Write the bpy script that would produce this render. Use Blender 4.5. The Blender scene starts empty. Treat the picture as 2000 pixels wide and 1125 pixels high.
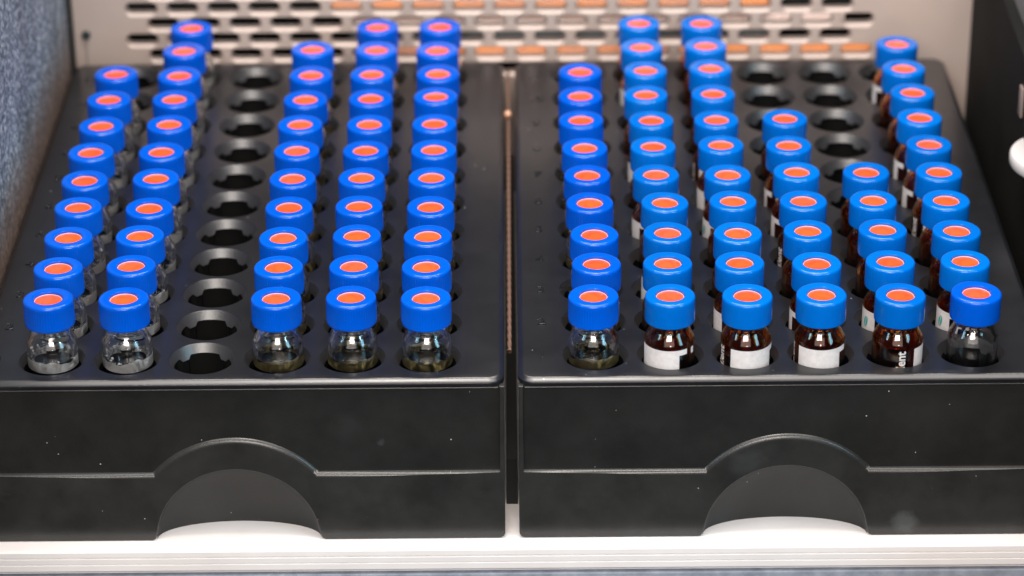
import bpy, bmesh, math, random
from mathutils import Vector, Matrix
from mathutils.geometry import tessellate_polygon

random.seed(7)
S = 0.001            # everything below is written in millimetres
PI = math.pi
sc = bpy.context.scene
COL = sc.collection

# ------------------------------------------------------------------ camera
cam_d = bpy.data.cameras.new('camera')
cam = bpy.data.objects.new('camera', cam_d)
COL.objects.link(cam)
cam_d.sensor_width = 36
cam_d.lens = 101.03
cam_d.clip_start = 0.01
cam_d.clip_end = 20
rt = Vector((0.999969214, -0.00337686654, -0.00708296270))
up = Vector((0.00784324343, 0.457153966, 0.889352987))
fw = Vector((-0.000234778140, 0.889381160, -0.457166377))
m = Matrix.Identity(4)
for i in range(3):
    m[i][0], m[i][1], m[i][2] = rt[i], up[i], -fw[i]
m.translation = Vector((0.00013, -0.5815, 0.31649))
cam.matrix_world = m
cam_d.dof.use_dof = True
cam_d.dof.focus_distance = 0.668
cam_d.dof.aperture_fstop = 13
cam_d.dof.aperture_blades = 0
sc.camera = cam

# ------------------------------------------------------------------ light
world = bpy.data.worlds.new('World')
sc.world = world
world.use_nodes = True
wb = world.node_tree.nodes['Background']
wb.inputs[0].default_value = (0.62, 0.68, 0.85, 1)
wb.inputs[1].default_value = 0.05


def area(name, loc, target, sx, sy, power, col):
    d = bpy.data.lights.new(name, 'AREA')
    d.shape = 'RECTANGLE'
    d.size, d.size_y = sx * S, sy * S
    d.energy = power
    d.color = col
    o = bpy.data.objects.new(name, d)
    COL.objects.link(o)
    o.location = Vector(loc) * S
    o.rotation_euler = (Vector(target) - Vector(loc)).to_track_quat('-Z', 'Y').to_euler()
    return o


area('overhead_strip', (0, -140, 620), (0, 10, 0), 820, 380, 6.6, (1.0, 0.93, 0.87))
area('front_softbox', (-20, -640, 370), (0, 10, 0), 300, 115, 4.2, (1.0, 0.91, 0.84))
area('overhead_spot', (-10, -110, 600), (0, 60, 0), 90, 45, 1.6, (1.0, 0.93, 0.86))
area('front_room_light', (-60, -1150, 400), (0, 0, 0), 1000, 520, 4.0, (1.0, 0.94, 0.90))
area('cool_side_light', (560, -420, 240), (60, 60, 0), 160, 220, 1.5, (0.35, 0.75, 1.0))
area('cool_left_light', (-480, -300, 300), (-60, 60, 0), 90, 160, 0.7, (0.45, 0.78, 1.0))
area('rear_fill', (30, 235, 520), (30, 186, 0), 420, 90, 3.6, (1.0, 0.93, 0.88))  # added unseen lamp, brightens the pipes and slot edges
for (lx, ly, lz, pw, lc) in ((210, -520, 420, 0.50, (1.0, 0.96, 0.92)), (-300, -480, 380, 0.45, (1.0, 0.92, 0.84)), (70, -700, 190, 0.40, (1.0, 0.86, 0.76)),
                           (-150, -420, 520, 0.40, (0.85, 0.93, 1.0)), (380, -360, 300, 0.35, (0.7, 0.9, 1.0))):
    area('sparkle_lamp', (lx, ly, lz), (0, 0, 0), 34, 34, pw, lc)  # added unseen lamps, each puts a sparkle on the glass

sc.view_settings.view_transform = 'Standard'
sc.view_settings.look = 'None'
sc.view_settings.exposure = -0.22
sc.view_settings.gamma = 1
sc.render.engine = 'CYCLES'
cy = sc.cycles
cy.use_denoising = True
cy.max_bounces = 14
cy.transmission_bounces = 12
cy.glossy_bounces = 6
cy.diffuse_bounces = 4
cy.caustics_reflective = False
cy.caustics_refractive = True
cy.sample_clamp_indirect = 8


# ------------------------------------------------------------------ materials
def mat(name, color=(0.5, 0.5, 0.5), rough=0.5, metal=0.0, ior=1.5, trans=0.0, sss=0.0, spec=None, coat=0.0):
    M = bpy.data.materials.new(name)
    M.use_nodes = True
    b = M.node_tree.nodes['Principled BSDF']
    b.inputs['Base Color'].default_value = (*color, 1)
    b.inputs['Roughness'].default_value = rough
    b.inputs['Metallic'].default_value = metal
    b.inputs['IOR'].default_value = ior
    b.inputs['Transmission Weight'].default_value = trans
    b.inputs['Coat Weight'].default_value = coat
    if sss:
        b.inputs['Subsurface Weight'].default_value = sss
        b.inputs['Subsurface Radius'].default_value = (0.2, 0.4, 1.0)
        b.inputs['Subsurface Scale'].default_value = 0.0008
    if spec is not None:
        b.inputs['Specular IOR Level'].default_value = spec
    return M


def N(M, t, **kw):
    n = M.node_tree.nodes.new(t)
    for k, v in kw.items():
        if k in n.inputs:
            n.inputs[k].default_value = v
        else:
            setattr(n, k, v)
    return n


def lk(M, a, ao, b, bi):
    M.node_tree.links.new(a.outputs[ao], b.inputs[bi])


def coords(M, scale=(1, 1, 1)):
    tc = N(M, 'ShaderNodeTexCoord')
    mp = N(M, 'ShaderNodeMapping')
    mp.inputs['Scale'].default_value = scale
    lk(M, tc, 'Object', mp, 'Vector')
    return mp


def ramp(M, src, out, stops):
    r = N(M, 'ShaderNodeValToRGB')
    e = r.color_ramp.elements
    while len(e) < len(stops):
        e.new(0.5)
    for i, (p, c) in enumerate(stops):
        e[i].position = p
        e[i].color = (*c, 1) if len(c) == 3 else c
    lk(M, src, out, r, 'Fac')
    return r


def noise(M, mp, scale, detail=3, rough=0.5):
    n = N(M, 'ShaderNodeTexNoise')
    n.inputs['Scale'].default_value = scale
    n.inputs['Detail'].default_value = detail
    n.inputs['Roughness'].default_value = rough
    lk(M, mp, 'Vector', n, 'Vector')
    return n


def bump(M, src, out, dist, strength=1.0):
    b = N(M, 'ShaderNodeBump')
    b.inputs['Distance'].default_value = dist
    b.inputs['Strength'].default_value = strength
    lk(M, src, out, b, 'Height')
    lk(M, b, 'Normal', M.node_tree.nodes['Principled BSDF'], 'Normal')
    return b


def black_plastic(name, base, r0, r1, dust=True, smudge=None, spec=0.5, grain=0.16):
    M = mat(name, base, 0.35, spec=spec)
    P = M.node_tree.nodes['Principled BSDF']
    mp = coords(M)
    n1 = noise(M, mp, 45, 4, 0.6)
    rr = N(M, 'ShaderNodeMapRange')
    rr.inputs['To Min'].default_value = r0
    rr.inputs['To Max'].default_value = r1
    lk(M, n1, 'Fac', rr, 'Value')
    lk(M, rr, 'Result', P, 'Roughness')
    fine = noise(M, mp, 2600, 2, 0.5)
    bump(M, fine, 'Fac', 0.00004, grain)
    n2 = noise(M, mp, 70, 5, 0.65)
    cr = ramp(M, n2, 'Fac', [(0.3, tuple(c * 0.75 for c in base)), (0.72, tuple(c * 1.5 + 0.001 for c in base))])
    last, lo = cr, 'Color'
    if dust:
        v = N(M, 'ShaderNodeTexVoronoi')
        v.inputs['Scale'].default_value = 420
        v.inputs['Randomness'].default_value = 1
        lk(M, mp, 'Vector', v, 'Vector')
        sep = N(M, 'ShaderNodeSeparateColor')
        lk(M, v, 'Color', sep, 'Color')
        r2 = N(M, 'ShaderNodeMath', operation='POWER')        # speck radius varies from cell to cell, most are nil
        lk(M, sep, 'Red', r2, 0)
        r2.inputs[1].default_value = 4.5
        r3 = N(M, 'ShaderNodeMath', operation='MULTIPLY')
        lk(M, r2, 'Value', r3, 0)
        r3.inputs[1].default_value = 0.075
        lt = N(M, 'ShaderNodeMath', operation='LESS_THAN')
        lk(M, v, 'Distance', lt, 0)
        lk(M, r3, 'Value', lt, 1)
        mx = N(M, 'ShaderNodeMix', data_type='RGBA')
        lk(M, lt, 'Value', mx, 0)
        lk(M, last, lo, mx, 6)
        mx.inputs[7].default_value = (0.42, 0.40, 0.38, 1)
        last, lo = mx, 2
    if smudge:
        tc = N(M, 'ShaderNodeTexCoord')
        for (cx, cz, rad, amt) in smudge:
            d = N(M, 'ShaderNodeVectorMath', operation='DISTANCE')
            w = noise(M, mp, 160, 4, 0.7)
            add = N(M, 'ShaderNodeMixRGB', blend_type='ADD')
            add.inputs[0].default_value = 1
            sub = N(M, 'ShaderNodeVectorMath', operation='SCALE')
            lk(M, w, 'Color', sub, 0)
            sub.inputs['Scale'].default_value = rad * 1.6 * S
            lk(M, tc, 'Object', add, 1)
            lk(M, sub, 'Vector', add, 2)
            lk(M, add, 'Color', d, 0)
            d.inputs[1].default_value = ((cx + rad * .8) * S, (-11.2 + rad * .8) * S, (cz + rad * .8) * S)
            mr = N(M, 'ShaderNodeMapRange')
            mr.inputs['From Min'].default_value = rad * 1.15 * S
            mr.inputs['From Max'].default_value = rad * 0.45 * S
            mr.inputs['To Max'].default_value = amt
            lk(M, d, 'Value', mr, 'Value')
            mx = N(M, 'ShaderNodeMix', data_type='RGBA')
            lk(M, mr, 'Result', mx, 0)
            lk(M, last, lo, mx, 6)
            mx.inputs[7].default_value = (0.19, 0.22, 0.22, 1)
            last, lo = mx, 2
    lk(M, last, lo, P, 'Base Color')
    return M


TRAY = black_plastic('black_tray_plastic', (0.0050, 0.0054, 0.0070), 0.24, 0.36, spec=0.8, grain=0.24)
TRAYF = black_plastic('black_front_plastic', (0.018, 0.018, 0.0175), 0.26, 0.36, grain=0.35,
                      smudge=[(91, -38.5, 3.2, 0.20), (-30.5, -17, 1.6, 0.35), (-38.5, -13, 4.5, 0.06), (54, -22, 4, 0.05)])
HOLEM = black_plastic('textured_hole_plastic', (0.007, 0.007, 0.008), 0.40, 0.50, spec=1.0, dust=False, grain=0.9)
HOLEM.node_tree.nodes['Principled BSDF'].inputs['IOR'].default_value = 1.6
FIELD = black_plastic('black_field_and_recess_shade', (0.0095, 0.0095, 0.0092), 0.34, 0.48, grain=0.5,
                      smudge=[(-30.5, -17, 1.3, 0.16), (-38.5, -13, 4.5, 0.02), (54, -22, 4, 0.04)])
PIT = mat('hole_shade_plastic', (0.003, 0.003, 0.003), 0.6, spec=0.15)  # near-black copy of the tray plastic, deep holes' shade in its colour
NUM = mat('black_number_plastic', (0.012, 0.012, 0.014), 0.16)
DARK = black_plastic('dark_enclosure', (0.004, 0.004, 0.0035), 0.7, 0.85, dust=False, spec=0.15)


def cap_mat(name, c0, c1, rough):
    M = mat(name, c0, rough, spec=0.32)
    mp = coords(M)
    oi = N(M, 'ShaderNodeObjectInfo')
    mx = N(M, 'ShaderNodeMix', data_type='RGBA')
    lk(M, oi, 'Random', mx, 0)
    mx.inputs[6].default_value = (*c0, 1)
    mx.inputs[7].default_value = (*c1, 1)
    n = noise(M, mp, 500, 4, 0.6)
    r = ramp(M, n, 'Fac', [(0.3, (0.93, 0.93, 0.93)), (0.7, (1, 1, 1))])
    mul = N(M, 'ShaderNodeMix', data_type='RGBA', blend_type='MULTIPLY')
    mul.inputs[0].default_value = 1
    lk(M, mx, 2, mul, 6)
    lk(M, r, 'Color', mul, 7)
    lk(M, mul, 2, M.node_tree.nodes['Principled BSDF'], 'Base Color')
    n2 = noise(M, mp, 1500, 2, 0.5)
    bump(M, n2, 'Fac', 0.00002, 0.2)
    return M


CAP_A = cap_mat('deep_blue_cap_plastic', (0.000, 0.068, 0.46), (0.000, 0.080, 0.51), 0.15)
CAP_B = cap_mat('bright_blue_cap_plastic', (0.000, 0.098, 0.42), (0.000, 0.116, 0.48), 0.13)
SEPT = mat('orange_septum_rubber', (0.95, 0.095, 0.020), 0.16, spec=0.5)
tcs = N(SEPT, 'ShaderNodeObjectInfo')
rs = ramp(SEPT, tcs, 'Random', [(0.0, (0.90, 0.075, 0.020)), (0.5, (0.95, 0.095, 0.020)), (1.0, (0.88, 0.085, 0.035))])
ns = noise(SEPT, coords(SEPT), 420, 4, 0.7)
r2s = ramp(SEPT, ns, 'Fac', [(0.30, (0.72, 0.72, 0.72)), (0.5, (1, 1, 1))])
ms = N(SEPT, 'ShaderNodeMix', data_type='RGBA', blend_type='MULTIPLY')
ms.inputs[0].default_value = 1
lk(SEPT, rs, 'Color', ms, 6)
lk(SEPT, r2s, 'Color', ms, 7)
lk(SEPT, ms, 2, SEPT.node_tree.nodes['Principled BSDF'], 'Base Color')
bump(SEPT, ns, 'Fac', 0.00008, 0.5)
SRIM = mat('pale_septum_rim', (0.70, 0.33, 0.30), 0.4)
LABEL = mat('white_label_print', (0.60, 0.57, 0.57), 0.55)
nl = noise(LABEL, coords(LABEL), 700, 4, 0.7)
rl = ramp(LABEL, nl, 'Fac', [(0.3, (0.52, 0.49, 0.485)), (0.6, (0.62, 0.59, 0.585))])
lk(LABEL, rl, 'Color', LABEL.node_tree.nodes['Principled BSDF'], 'Base Color')
LEAF = mat('teal_emblem_print', (0.02, 0.30, 0.27), 0.5)

GLASS = mat('clear_glass', (1, 1, 1), 0.0, ior=1.50, trans=1.0)
AMBER = mat('amber_glass', (0.72, 0.28, 0.07), 0.0, ior=1.52, trans=1.0)
LIQ_W = mat('clear_liquid', (0.97, 0.97, 0.97), 0.0, ior=1.34, trans=1.0)
LIQ_Y = mat('pale_yellow_liquid', (0.85, 0.74, 0.45), 0.0, ior=1.36, trans=1.0)


def meniscus_glint(name, c, lo, hi):  # bright ring colour stands in for light refracted at the liquid's edge
    M = mat(name, c, 0.35, ior=1.4)
    n = noise(M, coords(M), 900, 4, 0.7)
    r = ramp(M, n, 'Fac', [(lo, (1, 1, 1)), (hi, (0.0, 0.0, 0.0))])
    lk(M, r, 'Color', M.node_tree.nodes['Principled BSDF'], 'Transmission Weight')
    return M


GLINT_W = meniscus_glint('milky_meniscus_glint', (0.90, 0.89, 0.88), 0.34, 0.60)
GLINT_Y = meniscus_glint('olive_meniscus_glint', (0.50, 0.45, 0.29), 0.46, 0.64)
SPECK = mat('sparkle_white', (0.95, 0.95, 0.95), 0.08, ior=1.33, trans=0.45)  # added white specks standing in for sparkles on the glass
LIQ_D = mat('brown_liquid', (0.55, 0.25, 0.07), 0.0, ior=1.36, trans=1.0)

# metal back panel
PANEL = mat('pinkish_brushed_metal', (0.56, 0.44, 0.40), 0.42, metal=0.15)
mp = coords(PANEL, (1, 1, 1))
n = noise(PANEL, mp, 14, 4, 0.6)
r = ramp(PANEL, n, 'Fac', [(0.3, (0.38, 0.31, 0.275)), (0.7, (0.48, 0.385, 0.345))])
lk(PANEL, r, 'Color', PANEL.node_tree.nodes['Principled BSDF'], 'Base Color')
mp2 = coords(PANEL, (30, 1, 2500))
n2 = noise(PANEL, mp2, 1, 2)
bump(PANEL, n2, 'Fac', 0.00003, 0.3)

# speckled side wall
WALLM = mat('speckled_grey_blue_lining', (0.2, 0.25, 0.31), 0.75)
mp = coords(WALLM)
n = noise(WALLM, mp, 750, 3, 0.75)
r = ramp(WALLM, n, 'Fac', [(0.38, (0.02, 0.04, 0.065)), (0.52, (0.17, 0.22, 0.29)), (0.62, (0.60, 0.64, 0.70))])
nb = noise(WALLM, coords(WALLM, (1, 90, 22)), 1.6, 4, 0.65)
rb = ramp(WALLM, nb, 'Fac', [(0.35, (0.50, 0.51, 0.54)), (0.7, (1.15, 1.15, 1.15))])
mul = N(WALLM, 'ShaderNodeMix', data_type='RGBA', blend_type='MULTIPLY')
mul.inputs[0].default_value = 1
lk(WALLM, r, 'Color', mul, 6)
lk(WALLM, rb, 'Color', mul, 7)
# brown tone along the foot of the lining, ragged upper edge
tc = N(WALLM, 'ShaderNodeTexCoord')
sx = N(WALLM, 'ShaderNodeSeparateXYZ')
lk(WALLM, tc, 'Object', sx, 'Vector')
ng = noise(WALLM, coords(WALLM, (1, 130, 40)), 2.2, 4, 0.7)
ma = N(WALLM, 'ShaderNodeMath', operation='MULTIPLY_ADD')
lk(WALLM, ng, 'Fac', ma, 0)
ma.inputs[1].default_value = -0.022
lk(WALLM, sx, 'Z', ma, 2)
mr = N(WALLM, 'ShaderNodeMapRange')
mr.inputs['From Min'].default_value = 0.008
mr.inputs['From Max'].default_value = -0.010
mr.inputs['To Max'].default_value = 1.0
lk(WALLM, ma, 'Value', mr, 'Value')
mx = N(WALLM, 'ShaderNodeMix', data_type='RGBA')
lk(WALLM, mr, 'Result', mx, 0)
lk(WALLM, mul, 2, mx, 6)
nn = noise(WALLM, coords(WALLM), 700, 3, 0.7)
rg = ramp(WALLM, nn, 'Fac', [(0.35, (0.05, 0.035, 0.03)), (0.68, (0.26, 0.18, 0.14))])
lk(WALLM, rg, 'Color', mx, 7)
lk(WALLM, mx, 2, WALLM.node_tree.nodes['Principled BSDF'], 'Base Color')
bump(WALLM, n, 'Fac', 0.0004, 0.6)

WHITE = mat('white_shelf_enamel', (0.80, 0.76, 0.75), 0.4)
n = noise(WHITE, coords(WHITE), 60, 4, 0.6)
r = ramp(WHITE, n, 'Fac', [(0.3, (0.63, 0.60, 0.59)), (0.7, (0.70, 0.67, 0.66))])
lk(WHITE, r, 'Color', WHITE.node_tree.nodes['Principled BSDF'], 'Base Color')
GREY = mat('blue_grey_panel_paint', (0.17, 0.19, 0.23), 0.5)
n = noise(GREY, coords(GREY), 300, 4, 0.6)
r = ramp(GREY, n, 'Fac', [(0.3, (0.13, 0.145, 0.18)), (0.7, (0.22, 0.24, 0.28))])
lk(GREY, r, 'Color', GREY.node_tree.nodes['Principled BSDF'], 'Base Color')
BLACK = mat('black_rubber', (0.006, 0.006, 0.006), 0.6)
COPPER = mat('brown_cable', (0.11, 0.062, 0.045), 0.5)
ORANGE = mat('orange_pipe', (0.75, 0.22, 0.05), 0.4)
n = noise(ORANGE, coords(ORANGE), 40, 3, 0.6)
r = ramp(ORANGE, n, 'Fac', [(0.35, (0.55, 0.24, 0.14)), (0.65, (0.80, 0.26, 0.05))])
lk(ORANGE, r, 'Color', ORANGE.node_tree.nodes['Principled BSDF'], 'Base Color')
PALE = mat('pale_pipe_sleeve', (0.72, 0.56, 0.50), 0.4)
SLATE = mat('slate_grey_metal', (0.06, 0.075, 0.08), 0.4)
KNOBM = mat('white_knob_plastic', (0.52, 0.50, 0.50), 0.35)
TEAL = mat('dark_teal_metal', (0.02, 0.05, 0.065), 0.4)
GREYM = mat('grey_metal', (0.25, 0.25, 0.27), 0.4)


# ------------------------------------------------------------------ helpers
def make(name, bm, material, parent=None, smooth=None, loc=None):
    bmesh.ops.recalc_face_normals(bm, faces=bm.faces)
    me = bpy.data.meshes.new(name)
    bm.to_mesh(me)
    bm.free()
    me.transform(Matrix.Scale(S, 4))
    me.materials.append(material)
    if smooth is not None:
        me.polygons.foreach_set('use_smooth', [True] * len(me.polygons))
        me.set_sharp_from_angle(angle=math.radians(smooth))
    o = bpy.data.objects.new(name, me)
    COL.objects.link(o)
    if parent:
        o.parent = parent
    if loc:
        o.location = Vector(loc) * S
    return o


def thing(name, label, cat, loc=(0, 0, 0), group=None):
    o = bpy.data.objects.new(name, None)
    o.empty_display_size = 0.005
    COL.objects.link(o)
    o.location = Vector(loc) * S
    tag(o, label, cat, group)
    return o


def tag(o, label=None, cat=None, group=None, kind=None):
    if label: o['label'] = label
    if cat: o['category'] = cat
    if group: o['group'] = group
    if kind: o['kind'] = kind


def box(bm, x0, x1, y0, y1, z0, z1, bev=0.0, seg=2):
    r = bmesh.ops.create_cube(bm, size=1)
    vs = r['verts']
    for v in vs:
        v.co = Vector(((x0 + x1) / 2 + v.co.x * (x1 - x0), (y0 + y1) / 2 + v.co.y * (y1 - y0), (z0 + z1) / 2 + v.co.z * (z1 - z0)))
    if bev:
        es = list({e for v in vs for e in v.link_edges})
        bmesh.ops.bevel(bm, geom=es, offset=bev, segments=seg, affect='EDGES', profile=0.5)


def lathe(bm, prof, seg=48, rfun=None, close=False):
    rings = []
    for (r, z) in prof:
        if r < 1e-6:
            rings.append([bm.verts.new((0, 0, z))])
        else:
            ring = []
            for k in range(seg):
                a = 2 * PI * k / seg
                rr = rfun(r, z, k) if rfun else r
                ring.append(bm.verts.new((rr * math.cos(a), rr * math.sin(a), z)))
            rings.append(ring)
    pairs = list(zip(rings[:-1], rings[1:]))
    if close:
        pairs.append((rings[-1], rings[0]))
    for a, b in pairs:
        if len(a) == 1 and len(b) == 1:
            continue
        for k in range(seg):
            k2 = (k + 1) % seg
            if len(a) == 1:
                bm.faces.new((a[0], b[k], b[k2]))
            elif len(b) == 1:
                bm.faces.new((a[k], a[k2], b[0]))
            else:
                bm.faces.new((a[k], a[k2], b[k2], b[k]))


def extrude_profile_x(bm, prof, x0, x1, cap=True):
    """prof: closed list of (y, z)"""
    A = [bm.verts.new((x0, y, z)) for y, z in prof]
    B = [bm.verts.new((x1, y, z)) for y, z in prof]
    n = len(prof)
    for i in range(n):
        j = (i + 1) % n
        bm.faces.new((A[i], A[j], B[j], B[i]))
    if cap:
        bm.faces.new(A)
        bm.faces.new(B)


def solid_xz(bm, outline, y_front, y_back, bev=0.0, seg=3, sel=None):
    """outline in x,z extruded between two y values, front edges bevelled"""
    A = [bm.verts.new((x, y_front, z)) for x, z in outline]
    B = [bm.verts.new((x, y_back, z)) for x, z in outline]
    n = len(outline)
    fA = bm.faces.new(A)
    bm.faces.new(B)
    for i in range(n):
        j = (i + 1) % n
        bm.faces.new((A[i], A[j], B[j], B[i]))
    bmesh.ops.recalc_face_normals(bm, faces=bm.faces)
    bm.normal_update()
    if bev:
        es = [e for e in fA.edges]
        bmesh.ops.bevel(bm, geom=es, offset=bev, segments=seg, affect='EDGES', profile=0.5)


def text_mesh(s, size, extrude=0.0, bevel=0.0, res=3, bold=0.0):
    cu = bpy.data.curves.new('writing', 'FONT')
    cu.body = s
    cu.size = size
    cu.extrude = extrude
    cu.bevel_depth = bevel
    cu.bevel_resolution = 1
    cu.resolution_u = res
    cu.offset = bold
    cu.align_x = 'CENTER'
    cu.align_y = 'CENTER'
    o = bpy.data.objects.new('writing', cu)
    COL.objects.link(o)
    dg = bpy.context.evaluated_depsgraph_get()
    me = bpy.data.meshes.new_from_object(o.evaluated_get(dg))
    bpy.data.objects.remove(o)
    bpy.data.curves.remove(cu)
    return me


# ------------------------------------------------------------------ the surface the trays stand on
bm = bmesh.new()
prof = [(178, -42.4), (-14.6, -42.4), (-15.1, -42.55), (-15.35, -43.0), (-15.4, -44.2), (-15.05, -44.35), (-15.05, -44.6),
        (-15.4, -44.75), (-15.4, -46.0), (-15.15, -46.1), (-15.15, -46.35), (-15.4, -46.45), (-15.4, -47.9), (-15.2, -48.2),
        (-14.0, -48.2), (-14.0, -52), (178, -52)]
extrude_profile_x(bm, prof, -135, 150)
shelf = make('shelf', bm, WHITE, smooth=25)
tag(shelf, 'white enamelled shelf with grooved front lip under both black trays', 'shelf')

bm = bmesh.new()
box(bm, -150, 165, -15.6, -13.0, -80, -49.3, 0.5)
o = make('lower_panel', bm, GREY, smooth=30)
tag(o, 'blue grey panel edge below the white shelf', 'panel')

# ------------------------------------------------------------------ back panel with slots
PY = 180.0
back = thing('perforated_panel', 'pinkish metal back panel with staggered rows of rounded slots', 'panel', (0, PY, 0))
bm = bmesh.new()
X0, X1, Z0, Z1, TH = -124.4, 133.0, -42.3, 34.0, 3.3
PX, PZ, NSL = 11.62, 4.75, 18
rows = [(19.5, -103.2), (14.75, -109.2), (10.0, -103.2), (5.25, -109.4), (0.5, -103.2), (-4.25, -109.4)]


def stadium(cx, cz, w, h, n=6):
    pts = []
    r = h / 2 * 0.92
    hx = w / 2
    for (sxx, szz, a0) in ((1, 1, 0), (-1, 1, 90), (-1, -1, 180), (1, -1, 270)):
        for k in range(n + 1):
            a = math.radians(a0 + 90 * k / n)
            pts.append((cx + sxx * (hx - r) + r * math.cos(a), cz + szz * (h / 2 - r) + r * math.sin(a)))
    return pts


for zc, xs in rows:
    zt, zb = zc + PZ / 2, zc - PZ / 2
    xa = xs - (PX - 9.1) / 2
    xb = xa + NSL * PX
    for (a, b) in ((X0, xa), (xb, X1)):
        bm.faces.new([bm.verts.new(p) for p in ((a, 0, zb), (b, 0, zb), (b, 0, zt), (a, 0, zt))])
    for k in range(NSL):
        ca, cb = xa + k * PX, xa + (k + 1) * PX
        cx = (ca + cb) / 2
        st = stadium(cx, zc, 9.55, 4.45)
        nst = len(st)
        outer = []
        for (x, z) in st:           # matching point on the cell's edge
            dx_, dz_ = x - cx, z - zc
            t = min((PX / 2) / abs(dx_) if abs(dx_) > 1e-9 else 1e9, (PZ / 2) / abs(dz_) if abs(dz_) > 1e-9 else 1e9)
            outer.append((cx + dx_ * t, zc + dz_ * t))
        vi = [bm.verts.new((x, 0, z)) for x, z in st]
        vf = [bm.verts.new((x, 0.7, z)) for x, z in stadium(cx, zc + 0.22, 8.8, 3.3)]
        vb = [bm.verts.new((x, TH, z)) for x, z in stadium(cx, zc + 0.22, 8.8, 3.3)]
        vo = [bm.verts.new((x, 0, z)) for x, z in outer]
        for i in range(nst):
            j = (i + 1) % nst
            bm.faces.new((vo[i], vo[j], vi[j], vi[i]))
            bm.faces.new((vi[i], vi[j], vf[j], vf[i]))
            bm.faces.new((vf[i], vf[j], vb[j], vb[i]))
        # corners of the cell
        for sxx, szz in ((1, 1), (-1, 1), (-1, -1), (1, -1)):
            q = [p for p in outer if (p[0] - cx) * sxx > 0 and (p[1] - zc) * szz > 0]
            onx = [p for p in q if abs(abs(p[0] - cx) - PX / 2) < 1e-6]
            onz = [p for p in q if abs(abs(p[1] - zc) - PZ / 2) < 1e-6]
            if onx and onz:
                px = max(onx, key=lambda p: abs(p[1] - zc))
                pz = max(onz, key=lambda p: abs(p[0] - cx))
                c = (cx + sxx * PX / 2, zc + szz * PZ / 2)
                if abs(px[1] - c[1]) > 1e-5 and abs(pz[0] - c[0]) > 1e-5:
                    bm.faces.new([bm.verts.new((p[0], 0, p[1])) for p in (px, c, pz)])
ztop = rows[0][0] + PZ / 2
zbot = rows[-1][0] - PZ / 2
for (za, zb_) in ((ztop, Z1), (Z0, zbot)):
    bm.faces.new([bm.verts.new(p) for p in ((X0, 0, za), (X1, 0, za), (X1, 0, zb_), (X0, 0, zb_))])
# solid edges round the plate
for pts in (((X0, 0, Z0), (X0, 0, Z1), (X0, TH, Z1), (X0, TH, Z0)), ((X1, 0, Z0), (X1, 0, Z1), (X1, TH, Z1), (X1, TH, Z0)),
            ((X0, 0, Z1), (X1, 0, Z1), (X1, TH, Z1), (X0, TH, Z1))):
    bm.faces.new([bm.verts.new(p) for p in pts])
make('slotted_plate', bm, PANEL, back)
bm = bmesh.new()
lathe(bm, [(0, -1.4), (0.9, -1.3), (1.25, -0.8), (1.3, 0)], 24)
bmesh.ops.rotate(bm, verts=bm.verts, matrix=Matrix.Rotation(-PI / 2, 3, 'X'))
for v in bm.verts: v.co.y = -abs(v.co.y)
make('screw_head', bm, mat('dark_screw_steel', (0.04, 0.06, 0.07), 0.35, metal=0.8), back, 35, loc=(-120.8, 0, 7.2))
bm = bmesh.new()
box(bm, -121.3, -120.7, -0.25, 0, -6, 5.0, 0.08)
make('screw_slot_rib', bm, mat('grey_steel', (0.38, 0.34, 0.32), 0.4, metal=0.5), back)


def tube_x(bm, x0, x1, y, z, r, seg=28):
    A, B = [], []
    for k in range(seg):
        a = 2 * PI * k / seg
        A.append(bm.verts.new((x0, y + r * math.cos(a), z + r * math.sin(a))))
        B.append(bm.verts.new((x1, y + r * math.cos(a), z + r * math.sin(a))))
    for k in range(seg):
        j = (k + 1) % seg
        bm.faces.new((A[k], A[j], B[j], B[k]))
    bm.faces.new(A)
    bm.faces.new(B)


# what shows through the slots
for (x0, x1, z, rad, ma_, nm, lab) in (
        (-52, 74, 11.2, 2.3, ORANGE, 'pipe', 'orange brown pipe seen through the top row of slots in the back panel'),
        (-46, 96, 6.4, 2.3, PALE, 'pipe', 'pale pink pipe seen through the second row of slots in the back panel'),
        (-46, 74, 2.6, 1.6, SLATE, 'pipe', 'slate grey pipe seen through the third row of slots in the back panel'),
        (-42, 110, -2.6, 2.9, ORANGE, 'pipe', 'bright orange pipe seen through the lowest visible row of slots')):
    bm = bmesh.new()
    tube_x(bm, x0, x1, 186.6 if z < 0 else 189.5, z + (1.0 if z < 0 else 0), rad)
    o = make(nm, bm, ma_, smooth=40)
    tag(o, lab, 'pipe', 'pipes behind the slotted back panel')
bm = bmesh.new()
box(bm, -126, 135, 200, 204, -42.3, 8)
o = make('rear_wall', bm, DARK)
tag(o, 'dark wall seen through the left slots of the back panel', 'wall')

# ------------------------------------------------------------------ side walls
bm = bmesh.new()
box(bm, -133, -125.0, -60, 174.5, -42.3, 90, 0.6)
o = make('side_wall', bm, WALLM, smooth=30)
tag(o, 'speckled grey blue lined wall with brown lower edge beside the left tray', 'wall')
bm = bmesh.new()
box(bm, -128, -124.0, 175.2, 179.8, -42.3, 60, 0.5)  # added strip, its black is the shade of the open corner gap
o = make('corner_gap_shade', bm, BLACK, smooth=30)
tag(o, 'black seal strip added for the dark gap between lined wall and slotted back panel', 'shading')

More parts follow.
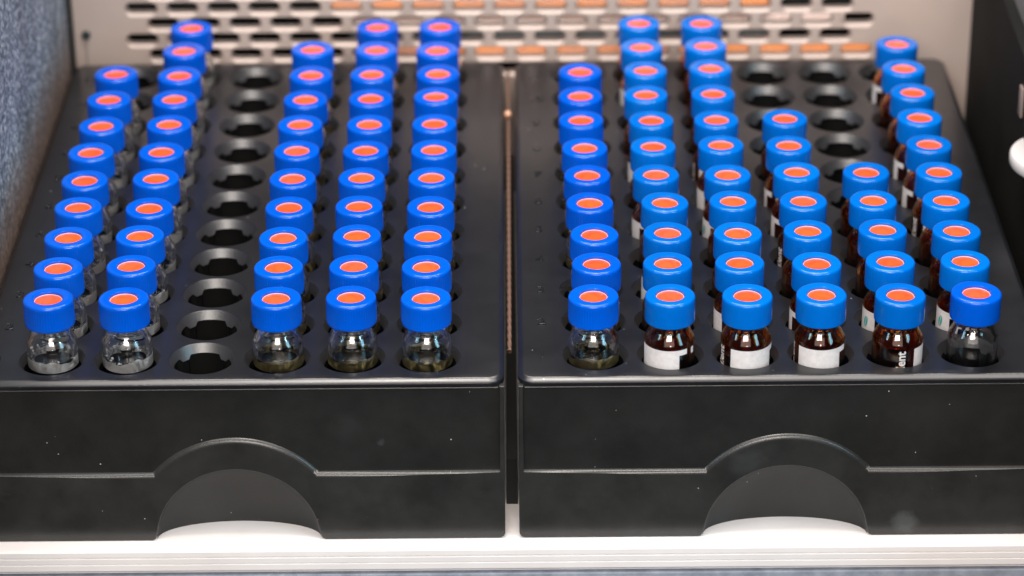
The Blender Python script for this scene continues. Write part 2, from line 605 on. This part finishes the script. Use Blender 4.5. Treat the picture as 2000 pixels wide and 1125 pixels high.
sw = thing('cabinet_wall', 'black right hand wall with sloping top edge beside the right tray', 'wall', (131, 0, 0))
bm = bmesh.new()
prof = [(-60, -42.3), (178.8, -42.3), (178.8, 60), (131, 34.8), (97, 33.0), (60, 31), (-60, 20)]
extrude_profile_x(bm, prof, 0, 3)
make('wall_sheet', bm, DARK, sw)
bm = bmesh.new()
box(bm, -0.8, -0.05, 92.0, 95.4, 18.0, 26, 0.2)
make('beige_tab', bm, mat('beige_tab_paint', (0.20, 0.155, 0.14), 0.5), sw, 30)
bm = bmesh.new()
box(bm, -7.2, -0.05, -40, 174, -42.3, -21, 0.5)  # added black filler standing in for deep shade beside the tray
make('side_gap_shade', bm, DARK, sw, 30)
bm = bmesh.new()
box(bm, 150, 153, 100, 230, -40, 60, 0.5)
o = make('teal_panel', bm, TEAL, smooth=30)
tag(o, 'dark teal metal panel behind the black right hand wall', 'panel')
bm = bmesh.new()
box(bm, 138, 149, 190, 200, -2, 30, 0.8)
o = make('bracket', bm, GREYM, smooth=30)
tag(o, 'small grey bracket in front of the teal panel', 'bracket')
# white disc knob at the right border
kn = thing('knob', 'white round plastic knob on black stem at right of the right tray', 'knob', (139.9, 79, 10.6))
bm = bmesh.new()
lathe(bm, [(0, 3.4), (12.9, 3.4), (13.5, 3.2), (13.8, 2.7), (13.8, 0.7), (13.5, 0.2), (13.0, 0.0), (0, 0.0)], 64)
make('disc', bm, KNOBM, kn, 35)
bm = bmesh.new()
lathe(bm, [(0, 0), (3.2, 0), (3.2, -20), (0, -20)], 32)
make('stem', bm, BLACK, kn, 35)

# twisted cable and bead in the gap between the trays
cb = thing('gap_cable', 'thin brown twisted cable running back in the gap between the trays', 'cable', (-0.75, 0, -3.2))
bm = bmesh.new()
seg, steps = 10, 520
for strand in (0, 1):
    prev = None
    for i in range(steps + 1):
        t = i / steps
        y = 8 + t * 168
        a = t * 2 * PI * 22 + strand * PI
        cx, cz = 0.16 * math.cos(a), 0.16 * math.sin(a)
        ring = []
        for k in range(seg):
            b = 2 * PI * k / seg
            ring.append(bm.verts.new((cx + 0.42 * math.cos(b), y, cz + 0.42 * math.sin(b))))
        if prev:
            for k in range(seg):
                bm.faces.new((prev[k], prev[(k + 1) % seg], ring[(k + 1) % seg], ring[k]))
        prev = ring
make('strands', bm, COPPER, cb, 60)
bm = bmesh.new()
bmesh.ops.create_uvsphere(bm, u_segments=24, v_segments=16, radius=1.0)
make('bead', bm, mat('copper_bead', (0.60, 0.33, 0.22), 0.3, metal=0.2), cb, 60, loc=(-0.1, 142, 1.4))
bm = bmesh.new()
box(bm, -1.7, 0.95, 4, 177, -42.3, -30)  # added black bar, the gap here is only in shadow
o = make('gap_shade_bar', bm, BLACK)
tag(o, 'black spacer bar added for the dark of the gap between the trays', 'shade')

# ------------------------------------------------------------------ trays
DX, DY = 17.3, 16.437
RH = 7.55       # hole radius at the surface
ZB = -42.35
FY = -11.2      # front plane
YB = 176.0
NR = 11


def rrect(x0, x1, y0, y1, r, n=6):
    pts = []
    for (cx, cy_, a0) in ((x1 - r, y1 - r, 0), (x0 + r, y1 - r, 90), (x0 + r, y0 + r, 180), (x1 - r, y0 + r, 270)):
        for k in range(n + 1):
            a = math.radians(a0 + 90 * k / n)
            pts.append((cx + r * math.cos(a), cy_ + r * math.sin(a)))
    return pts


def tray(x_first, x0, x1, y_off, arch_x, label):
    t = thing('vial_tray', label, 'tray', (0, 0, 0), 'black vial trays')
    # --- top plate with 66 countersunk holes
    bm = bmesh.new()
    seg = 48
    fx0, fx1 = x_first - DX / 2, x_first + 5.5 * DX
    fy0, fy1 = y_off - DY / 2, y_off + (NR - .5) * DY
    for c in range(6):
        for r_ in range(NR):
            cx, cyy = x_first + c * DX, y_off + r_ * DY
            A, O, B1, B2, B3, B4, B5 = [], [], [], [], [], [], []
            angs = [2 * PI * k / seg for k in range(seg)]
            for a in angs:
                ca, sa = math.cos(a), math.sin(a)
                tt = min((DX / 2) / max(abs(ca), 1e-9), (DY / 2) / max(abs(sa), 1e-9))
                # snap the ray nearest each corner onto the corner
                px, py = ca * tt, sa * tt
                ang = math.degrees(a) % 90
                if abs(ang - 45) < 3.0:
                    px, py = math.copysign(DX / 2, ca), math.copysign(DY / 2, sa)
                O.append(bm.verts.new((cx + px, cyy + py, 0)))
                A.append(bm.verts.new((cx + (RH + .10) * ca, cyy + (RH + .10) * sa, 0)))
                B1.append(bm.verts.new((cx + RH * ca, cyy + RH * sa, -0.10)))
                q = (math.degrees(a) - 45) % 90          # four fingers, slots to the back, front and sides
                slot = 10 < q < 80
                e = min(abs(q - 10), abs(q - 80))
                zz = -2.05 if (slot and e > 4) else (-2.95 if not slot else -2.35)
                rr = RH - 0.50 * (-zz - 0.10)
                rr2 = rr + (0.75 if slot else 0.3)
                B2.append(bm.verts.new((cx + rr * ca, cyy + rr * sa, zz)))
                B3.append(bm.verts.new((cx + rr2 * ca, cyy + rr2 * sa, zz - 0.05)))
                B4.append(bm.verts.new((cx + rr2 * ca, cyy + rr2 * sa, -18)))
            ctr = bm.verts.new((cx, cyy, -18))
            for i in range(seg):
                j = (i + 1) % seg
                for P, Q in ((O, A), (A, B1), (B1, B2), (B2, B3), (B3, B4)):
                    f_ = bm.faces.new((P[i], P[j], Q[j], Q[i]))
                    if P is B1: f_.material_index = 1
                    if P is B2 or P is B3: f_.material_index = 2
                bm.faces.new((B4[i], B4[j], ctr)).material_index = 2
    rimz = [(-0.35, 0.0), (-0.15, -0.03), (0.05, -0.11), (0.80, -0.62), (0.93, -0.78), (1.0, -1.0), (1.0, -1.75)]
    outs = []
    for off, z in rimz:
        pts = rrect(x0 + 1 - off, x1 - 1 + off, FY + 1 - off, YB - 1 + off, 2.6 + off)
        outs.append([bm.verts.new((x, y, z)) for x, y in pts])
    for P, Q in zip(outs[:-1], outs[1:]):
        for i in range(len(P)):
            j = (i + 1) % len(P)
            bm.faces.new((P[i], P[j], Q[j], Q[i]))
    last = outs[-1]
    pts = rrect(x0 + 1.2, x1 - 1.2, FY + 1.2, YB - 1.2, 2.0)
    inn = [bm.verts.new((x, y, -1.75)) for x, y in pts]
    for i in range(len(inn)):
        j = (i + 1) % len(inn)
        bm.faces.new((last[i], last[j], inn[j], inn[i]))
    ring0 = [v.co.copy() for v in outs[0]]
    inner = [Vector(p) for p in ((fx0, fy0, 0), (fx1, fy0, 0), (fx1, fy1, 0), (fx0, fy1, 0))]
    allp = ring0 + inner
    vv = outs[0] + [bm.verts.new(p) for p in inner]
    for tri in tessellate_polygon([ring0, inner]):
        try:
            bm.faces.new([vv[i] for i in tri])
        except ValueError:
            pass
    for f in bm.faces:
        f.normal_update()
    tp = make('top_plate', bm, TRAY, t, 17)
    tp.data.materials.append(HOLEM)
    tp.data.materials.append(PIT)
    # --- side and back walls
    bm = bmesh.new()
    A = rrect(x0 + 0.35, x1 - 0.35, FY + 1.6, YB - 0.4, 1.4)
    a_ = [bm.verts.new((x, y, -1.8)) for x, y in A]
    b_ = [bm.verts.new((x, y, -21)) for x, y in A]
    A2 = rrect(x0 + 0.75, x1 - 0.75, FY + 1.6, YB - 0.8, 1.2)
    c_ = [bm.verts.new((x, y, -21.4)) for x, y in A2]
    d_ = [bm.verts.new((x, y, ZB)) for x, y in A2]
    for P, Q in ((a_, b_), (b_, c_), (c_, d_)):
        for i in range(len(P)):
            j = (i + 1) % len(P)
            # leave the front open where the finger recess is
            if P is not a_ and P[i].co.y < FY + 2 and P[j].co.y < FY + 2 and P is not a_:
                continue
            bm.faces.new((P[i], P[j], Q[j], Q[i]))
    make('side_walls', bm, TRAY, t, 38)
    # --- front: recessed upper field with trim line, framed by proud side strips
    fld = FY + 1.25
    bm = bmesh.new()
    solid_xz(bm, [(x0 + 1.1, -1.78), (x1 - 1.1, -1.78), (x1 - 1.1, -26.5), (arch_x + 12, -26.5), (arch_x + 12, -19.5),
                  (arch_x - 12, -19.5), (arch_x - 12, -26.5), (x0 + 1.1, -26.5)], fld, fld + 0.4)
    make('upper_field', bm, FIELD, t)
    bm = bmesh.new()
    extrude_profile_x(bm, [(fld + .02, -2.2), (fld - 0.45, -2.25), (fld - 0.62, -2.4), (fld - 0.62, -2.6), (fld - 0.45, -2.8), (fld + .02, -2.85)], x0 + 1.5, x1 - 1.5)
    make('trim_line', bm, TRAYF, t, 50)
    # --- lower band with arched collar, side strips rise to the top plate
    R1, cz = 24.8, -40.2
    zl = -24.45
    half = math.sqrt(R1 ** 2 - (zl - cz) ** 2)
    sw_ = 1.15
    out = []
    out.append((x0 + .05, -1.85)); out.append((x0 + sw_, -1.85)); out.append((x0 + sw_, zl))
    a0 = math.atan2(zl - cz, -half); a1 = math.atan2(zl - cz, half)
    for k in range(41):
        a = a0 + (a1 - a0) * k / 40
        out.append((arch_x + R1 * math.cos(a), cz + R1 * math.sin(a)))
    out.append((x1 - sw_, zl)); out.append((x1 - sw_, -1.85)); out.append((x1 - .05, -1.85))
    for k in range(6):
        a = math.radians(-90 * k / 5)
        out.append((x1 - .05 - 1.5 + 1.5 * math.cos(a), ZB + 1.5 + 1.5 * math.sin(a)))
    AX, AZ = 19.0, 19.05
    z_s = ZB + 1.4
    out.append((arch_x + AX + 1.3, ZB))
    out.append((arch_x + AX + 0.5, ZB + 0.35))
    for k in range(49):
        a = PI * k / 48
        z = ZB + AZ * math.sin(a)
        if z < z_s: continue
        out.append((arch_x + AX * math.cos(a), z))
    out.append((arch_x - AX - 0.5, ZB + 0.35))
    out.append((arch_x - AX - 1.3, ZB))
    for k in range(6):
        a = math.radians(-90 - 90 * k / 5)
        out.append((x0 + .05 + 1.5 + 1.5 * math.cos(a), ZB + 1.5 + 1.5 * math.sin(a)))
    bm = bmesh.new()
    solid_xz(bm, out, FY, FY + 1.7)
    front = [e for e in bm.edges if all(abs(v.co.y - FY) < 1e-5 for v in e.verts)]

    def ledge(e):
        a, b = e.verts[0].co, e.verts[1].co
        if min(a.x, b.x) < x0 + sw_ - .01 or max(a.x, b.x) > x1 - sw_ + .01: return False
        if abs(a.z - zl) < 1e-3 and abs(b.z - zl) < 1e-3: return True
        return all(abs(math.hypot(p.x - arch_x, p.z - cz) - R1) < 1e-3 and p.z > zl - 1e-3 for p in (a, b))
    bmesh.ops.bevel(bm, geom=[e for e in front if ledge(e)], offset=1.15, segments=1, affect='EDGES', profile=0.45)
    front = [e for e in bm.edges if e.is_valid and all(abs(v.co.y - FY) < 1e-5 for v in e.verts) and len(e.link_faces) == 2
             and any(abs(f.normal.y) < 0.2 for f in e.link_faces)]
    bm.normal_update()
    front = [e for e in bm.edges if all(abs(v.co.y - FY) < 1e-5 for v in e.verts) and any(abs(f.normal.y) < 0.05 for f in e.link_faces)]
    bmesh.ops.bevel(bm, geom=front, offset=0.33, segments=3, affect='EDGES', profile=0.5)
    fb = make('front_band', bm, TRAYF, t, 60)
    wn = fb.modifiers.new('normals', 'WEIGHTED_NORMAL')
    wn.keep_sharp = True
    wn.weight = 80
    # --- finger recess: quarter ellipsoid behind the opening
    bm = bmesh.new()
    nu, nv = 40, 14
    g = []
    for i in range(nu + 1):
        u = PI * i / nu
        row = []
        for j in range(nv + 1):
            v = (PI / 2) * j / nv
            x = arch_x + (AX + .15) * math.cos(u)
            z = ZB + (AZ + .15) * math.sin(u) * math.cos(v)
            y = FY + 1.0 + 7.6 * math.sin(u) * math.sin(v)
            row.append(bm.verts.new((x, y, z)))
        g.append(row)
    for i in range(nu):
        for j in range(nv):
            bm.faces.new((g[i][j], g[i + 1][j], g[i + 1][j + 1], g[i][j + 1]))
    bmesh.ops.remove_doubles(bm, verts=bm.verts, dist=1e-4)
    make('finger_recess', bm, FIELD, t, 180)  # darker plastic colour gives the recess its depth shading
    # --- raised row numbers
    for r_ in range(NR):
        me = text_mesh(str(r_ + 1), 4.1 * S, 0.16 * S, 0.06 * S)
        me.materials.append(NUM)
        o = bpy.data.objects.new('row_number', me)
        COL.objects.link(o)
        o.parent = t
        o.location = Vector((x_first - 12.2, y_off + r_ * DY - 0.3, 0.06)) * S
    return t


tray(-106.08, -123.9, -1.95, 0.0, -64.2, 'black plastic vial tray on the left, its third column of holes empty')
tray(19.03, 1.2, 123.2, 0.45, 63.3, 'black plastic vial tray on the right, holding amber and clear vials')

# ------------------------------------------------------------------ vials (local z = 0 at the foot, 32.5 high)
H = 32.5


def glass_bm():
    bm = bmesh.new()
    outer = [(0, 0.0), (4.6, 0.0), (5.4, 0.15), (5.75, 0.6), (5.8, 1.2), (5.8, 21.3), (5.77, 21.65), (5.67, 22.0), (4.80, 23.65),
             (4.52, 24.1), (4.32, 24.5), (4.22, 25.0), (4.25, 26.2), (4.75, 26.6), (4.75, 31.2), (4.3, 31.6)]
    inner = [(3.3, 31.6), (3.0, 31.2), (3.0, 25.2), (3.08, 24.6), (3.35, 24.1), (3.80, 23.4), (4.66, 21.8), (4.84, 21.2),
             (4.9, 20.5), (4.9, 2.2), (4.5, 1.5), (3.8, 1.2), (0, 1.4)]
    lathe(bm, outer + inner, 64)
    return bm


def liquid_bm(level):
    bm = bmesh.new()
    r = 4.93
    lathe(bm, [(0, 1.37), (3.8, 1.17), (4.5, 1.47), (4.93, 2.2), (r, level + 0.35), (4.6, level + 0.1), (4.1, level), (0, level - 0.02)], 48)
    return bm


def glint_ring_bm():
    bm = bmesh.new()
    rnd = random.Random(4)
    ph = [rnd.uniform(0, 6.28) for _ in range(4)]

    def top(a):
        return 18.1 + 0.35 * math.sin(2 * a + ph[0]) + 0.25 * math.sin(5 * a + ph[1]) + 0.15 * math.sin(11 * a + ph[2])
    seg = 72
    lo, mid, hi = [], [], []
    for k in range(seg):
        a = 2 * PI * k / seg
        c, s_ = math.cos(a), math.sin(a)
        lo.append(bm.verts.new((4.80 * c, 4.80 * s_, 15.6)))
        mid.append(bm.verts.new((4.72 * c, 4.72 * s_, 17.0)))
        hi.append(bm.verts.new((4.86 * c, 4.86 * s_, top(a))))
    for k in range(seg):
        j = (k + 1) % seg
        bm.faces.new((lo[k], lo[j], mid[j], mid[k]))
        bm.faces.new((mid[k], mid[j], hi[j], hi[k]))
    return bm


def sparkles_bm():
    bm = bmesh.new()
    rnd = random.Random(11)
    for i in range(42):
        a = rnd.uniform(0, 2 * PI)
        z = rnd.choice((rnd.uniform(17.6, 19.4), rnd.uniform(17.6, 19.4), rnd.uniform(19, 24)))
        r = rnd.uniform(0.10, 0.32)
        R_ = 4.84 if z < 21.3 else 4.84 - (z - 21.3) * 0.55
        bmesh.ops.create_icosphere(bm, subdivisions=2, radius=r, matrix=Matrix.Translation((R_ * math.cos(a), R_ * math.sin(a), z)))
    return bm


def cap_bm(knurl):
    bm = bmesh.new()
    z0 = H - 6.3
    prof = [(4.3, z0 + 0.9), (5.2, z0), (5.55, z0), (5.74, z0 + 0.15), (5.78, z0 + 0.5), (5.78, z0 + 0.9), (5.78, H - 1.5), (5.78, H - 0.75), (5.72, H - 0.42), (5.57, H - 0.17),
            (5.36, H - 0.04), (5.1, H), (3.62, H), (3.42, H - 0.05), (3.30, H - 0.2), (3.27, H - 0.75), (0, H - 0.75)]

    def rf(r, z, k):
        if knurl and z0 + 0.6 < z < H - 1.2 and r > 5.7:
            return r - (0.0, 0.10, 0.10)[k % 3]
        return r
    lathe(bm, prof, 174 if knurl else 96, rf)
    return bm


def septum_bm():
    bm = bmesh.new()
    lathe(bm, [(0, H - 0.50), (1.6, H - 0.52), (2.6, H - 0.60), (3.04, H - 0.70), (3.06, H - 0.75), (3.06, H - 0.9), (0, H - 0.9)], 48)
    return bm


def septum_rim_bm():
    bm = bmesh.new()
    lathe(bm, [(3.02, H - 0.74), (3.06, H - 0.62), (3.14, H - 0.60), (3.20, H - 0.64), (3.20, H - 0.74)], 48)
    return bm


def wrap_patch(bm, a0, a1, z0, z1, R=5.86):
    n = max(2, int(abs(a1 - a0) / 4))
    lo, hi = [], []
    for k in range(n + 1):
        a = math.radians(a0 + (a1 - a0) * k / n) - PI / 2      # 0 faces the camera, plus is to the right
        lo.append(bm.verts.new((R * math.cos(a), R * math.sin(a), z0)))
        hi.append(bm.verts.new((R * math.cos(a), R * math.sin(a), z1)))
    for k in range(n):
        bm.faces.new((lo[k], lo[k + 1], hi[k + 1], hi[k]))


def wrap_mesh(bm, me, ang, zc, rot, R=5.86):
    """lay a flat mesh (x, y in metres) round the vial, centred on ang, zc"""
    vs = []
    for v in me.vertices:
        x, y = v.co.x / S, v.co.y / S
        if rot:
            x, y = -y, x
        a = math.radians(ang) + x / R - PI / 2
        vs.append(bm.verts.new((R * math.cos(a), R * math.sin(a), zc + y)))
    for p in me.polygons:
        try:
            bm.faces.new([vs[i] for i in p.vertices])
        except ValueError:
            pass


ZT = 17.1 + 3.75            # top of the printed field above the vial's foot
WORD = text_mesh('Agilent', 2.9 * S, 0, 0, 4, 0.07 * S)


def label_bm():
    bm = bmesh.new()
    wrap_patch(bm, 0, 104, ZT - 13, ZT)
    wrap_patch(bm, 104.0, 124, ZT - 1.35, ZT)
    wrap_patch(bm, 138, 148, ZT - 1.8, ZT - 0.2)
    wrap_mesh(bm, WORD, -31, ZT - 4.4, True)
    bmesh.ops.remove_doubles(bm, verts=bm.verts, dist=1e-5)
    return bm


def leaf_bm():
    bm = bmesh.new()
    R = 5.89

    def pt(x, z, a0=76):
        a = math.radians(a0) + x / R - PI / 2
        return bm.verts.new((R * math.cos(a), R * math.sin(a), ZT - 3.0 + z))
    # leaf outline as two crescents with a pale vein left between them
    for side in (-1, 1):
        top, mid = [], []
        for k in range(9):
            s = -1 + 2 * k / 8
            w = 0.62 * (1 - abs(s) ** 2.2) + 0.02
            top.append(pt(side * (w + 0.10) + 0.25 * s, 1.55 * s))
            mid.append(pt(side * 0.10 + 0.25 * s, 1.45 * s))
        for k in range(8):
            bm.faces.new((top[k], top[k + 1], mid[k + 1], mid[k]))
    return bm


def first_vial(glass, cap, liquid, level, printed, knurl, leaf=False):
    t = thing('sample_vial', 'x', 'vial')
    make('glass_body', glass_bm(), glass, t, 60)
    if liquid and liquid is not LIQ_D:
        make('liquid', liquid_bm(level), liquid, t, 50)
        make('meniscus_glint_ring', glint_ring_bm(), GLINT_W if liquid is LIQ_W else GLINT_Y, t, 60)
        if liquid is LIQ_W:
            dr = make('sparkle_specks', sparkles_bm(), SPECK, t, 60)
            dr['kind'] = 'stuff'
    c = make('cap', cap_bm(knurl), cap, t, 28)
    s = make('septum', septum_bm(), SEPT, c, 60)
    make('septum_rim', septum_rim_bm(), SRIM, c, 60)
    if printed:
        p = make('printed_label', label_bm(), LABEL, t, 60)
        if leaf:
            make('leaf_emblem', leaf_bm(), LEAF, p, 60)
    return t


def copy_thing(root):
    r = root.copy()
    COL.objects.link(r)
    for ch in root.children:
        c = ch.copy()
        COL.objects.link(c)
        c.parent = r
        for g in ch.children:
            d = g.copy()
            COL.objects.link(d)
            d.parent = c
    return r


KIND = {
    'water': lambda: first_vial(GLASS, CAP_A, LIQ_W, 17.9, False, True),
    'yellow': lambda: first_vial(GLASS, CAP_A, LIQ_Y, 17.7, False, True),
    'empty': lambda: first_vial(GLASS, CAP_A, None, 0, False, False),
    'amber': lambda: first_vial(AMBER, CAP_B, LIQ_D, 14.0, True, False),
    'leafed': lambda: first_vial(AMBER, CAP_B, LIQ_D, 14.0, True, False, True),
}
protos = {}


def new_vial(kind):
    if kind not in protos:
        protos[kind] = KIND[kind]()
        return protos[kind]
    return copy_thing(protos[kind])


# measured offsets of the cap tops from the hole centres, front to back
OFF = {
    'L1': [(0.2, 1.6), (0.3, 0.2), (0.5, -0.0), (0.6, 0.5), (0.2, -0.6), (-0.4, -0.2), (0.2, -0.4), (0.1, 0.4), (-0.0, 0.9)],
    'L2': [(0.1, 1.0), (-0.1, 1.0), (0.2, 0.5), (0.7, -0.4), (0.5, 0.2), (0.2, -0.3), (0.4, 0.2), (0.1, 0.1), (-0.2, -0.2), (-0.6, 0.3), (-0.2, 0.6)],
    'L4': [(0.3, 0.7), (-0.2, -0.2), (-0.2, -0.9), (0.1, -0.7), (-0.1, -0.7), (-0.1, -0.6), (-0.3, -0.4), (0.1, -0.6), (0.6, -0.5), (-0.0, 0.6)],
    'L5': [(0.1, 0.7), (0.0, 0.1), (0.0, -0.1), (-0.2, -0.5), (-0.3, -0.4), (0.0, -0.3), (0.3, -0.8), (0.0, -0.6), (-0.4, -0.5), (0.2, 0.3), (-0.1, 0.3)],
    'L6': [(-0.1, 0.4), (-0.4, -0.2), (-0.4, -0.7), (-0.1, -0.8), (-0.2, -0.7), (-0.0, -0.6), (-0.2, -0.5), (-0.2, 0.7), (0.1, -0.8), (-0.4, -0.4), (-0.0, 0.3)],
    'R1': [(-0.5, 0.0), (0.7, 0.2), (0.9, -1.3), (0.0, -0.2), (-0.2, -0.4), (-0.4, -0.6), (-0.9, 0.3), (-0.7, -0.5), (-0.3, -0.3)],
    'R2': [(-0.3, 0.2), (-0.0, 0.2), (0.8, -0.2), (1.0, 0.0), (-0.4, -0.1), (-0.3, 0.4), (-0.0, 0.3), (-0.7, 0.2), (-0.0, 0.4), (-0.4, 0.2), (-0.4, 0.9)],
    'R3': [(0.0, -0.3), (-0.5, 0.2), (0.2, -0.8), (0.3, 0.3), (0.1, -0.5), (-0.4, 0.7), (-0.5, -0.0), (-0.2, 0.5), (0.2, 1.1), (-0.1, 0.9), (-0.2, 0.9)],
    'R4': [(-0.4, -0.1), (0.1, -0.7), (-0.4, -0.0), (0.1, -0.0), (-0.0, 0.4), (-0.5, 0.3), (-0.0, 0.6)],
    'R5': [(0.3, -0.4), (-0.0, 0.1), (0.2, 0.2), (-0.2, -0.0), (-0.1, -0.2)],
    'R6': [(0.4, 0.3), (0.2, 0.0), (0.4, -0.6), (0.2, -0.3), (0.7, -0.2), (0.5, 0.3), (0.2, 0.2), (0.5, 0.2), (0.2, 0.4), (0.6, 1.3)],
}
# angle of the printed field's left edge as seen from the front
TURN = {
    'R2': {0: -84, 2: -150, 4: -150, 6: -155, 9: -150},
    'R3': {0: -40, 1: -150, 4: -150, 5: -150, 6: -50},
    'R4': {0: -59, 1: -172, 3: -38, 4: -168, 5: -172},
    'R5': {0: 34, 1: -141},
    'R6': {1: -141, 4: -38, 5: -166, 6: -168, 9: -168},
}
LEAFED = {('R5', 1), ('R6', 1), ('R3', 4)}
ORD = ['frontmost', 'second from front', 'third from front', 'fourth from front', 'fifth from front', 'sixth from front',
       'seventh from front', 'eighth from front', 'ninth from front', 'tenth from front', 'eleventh from front']
WHERE = {
    'L1': "in the left tray's leftmost column", 'L2': "in the left tray's second column",
    'L4': "just right of the left tray's empty column", 'L5': "in the left tray's fifth column",
    'L6': "in the left tray's rightmost column",
    'R1': "in the right tray's leftmost column", 'R2': "in the right tray's second column",
    'R3': "in the right tray's third column", 'R4': "in the right tray's fourth column",
    'R5': "in the right tray's fifth column", 'R6': "in the right tray's rightmost column",
}
GRP = {'clear': 'clear glass vials with blue caps', 'amber': 'amber glass vials with blue caps'}
for key, offs in OFF.items():
    c = int(key[1])
    for r_, (ox, oy) in enumerate(offs):
        if key[0] == 'L':
            hx, hy = -106.08 + (c - 1) * DX, r_ * DY
            kind = 'water' if c in (1, 2) else 'yellow'
        else:
            hx, hy = 19.03 + (c - 1) * DX, 0.45 + r_ * DY
            kind = 'yellow' if c == 1 else 'amber'
            if (key, r_) in LEAFED: kind = 'leafed'
            if c == 6 and r_ == 0: kind = 'empty'
        v = new_vial(kind)
        # lean a little so that the cap lands where it does in the tray, the body stays inside the hole
        k = math.hypot(ox, oy)
        f = min(1.0, 1.15 / k) if k > 0 else 1
        bx, by = ox * f * 0.45, oy * f * 0.45
        tx, ty = ox * f, oy * f
        zf = -17.1 + random.uniform(-0.12, 0.12)
        v.location = Vector((hx + bx, hy + by, zf)) * S
        axis = Vector((tx - bx, ty - by, H)).normalized()
        tilt = Vector((0, 0, 1)).rotation_difference(axis)
        if kind in ('amber', 'leafed'):
            ang = TURN.get(key, {}).get(r_, -262 + random.uniform(-8, 8))
        else:
            ang = random.uniform(0, 360)
        spin = Matrix.Rotation(math.radians(ang), 4, 'Z').to_quaternion()
        v.rotation_mode = 'QUATERNION'
        v.rotation_quaternion = tilt @ spin
        if kind == 'empty':
            what, g = 'empty clear vial, blue cap', 'clear'
        elif kind in ('amber', 'leafed'):
            what, g = 'amber vial, bright blue cap', 'amber'
        elif kind == 'water':
            what, g = 'clear vial, blue cap', 'clear'
        else:
            what, g = 'clear vial, blue cap', 'clear'
        if key in ('R2', 'R3', 'R4') and r_ == 0:
            what = 'amber vial, white label'
        if (key, r_) in (('R5', 1), ('R6', 1)):
            what = 'amber vial, teal leaf emblem'
        tag(v, what + ', ' + ORD[r_] + ' ' + WHERE[key], 'vial', GRP[g])
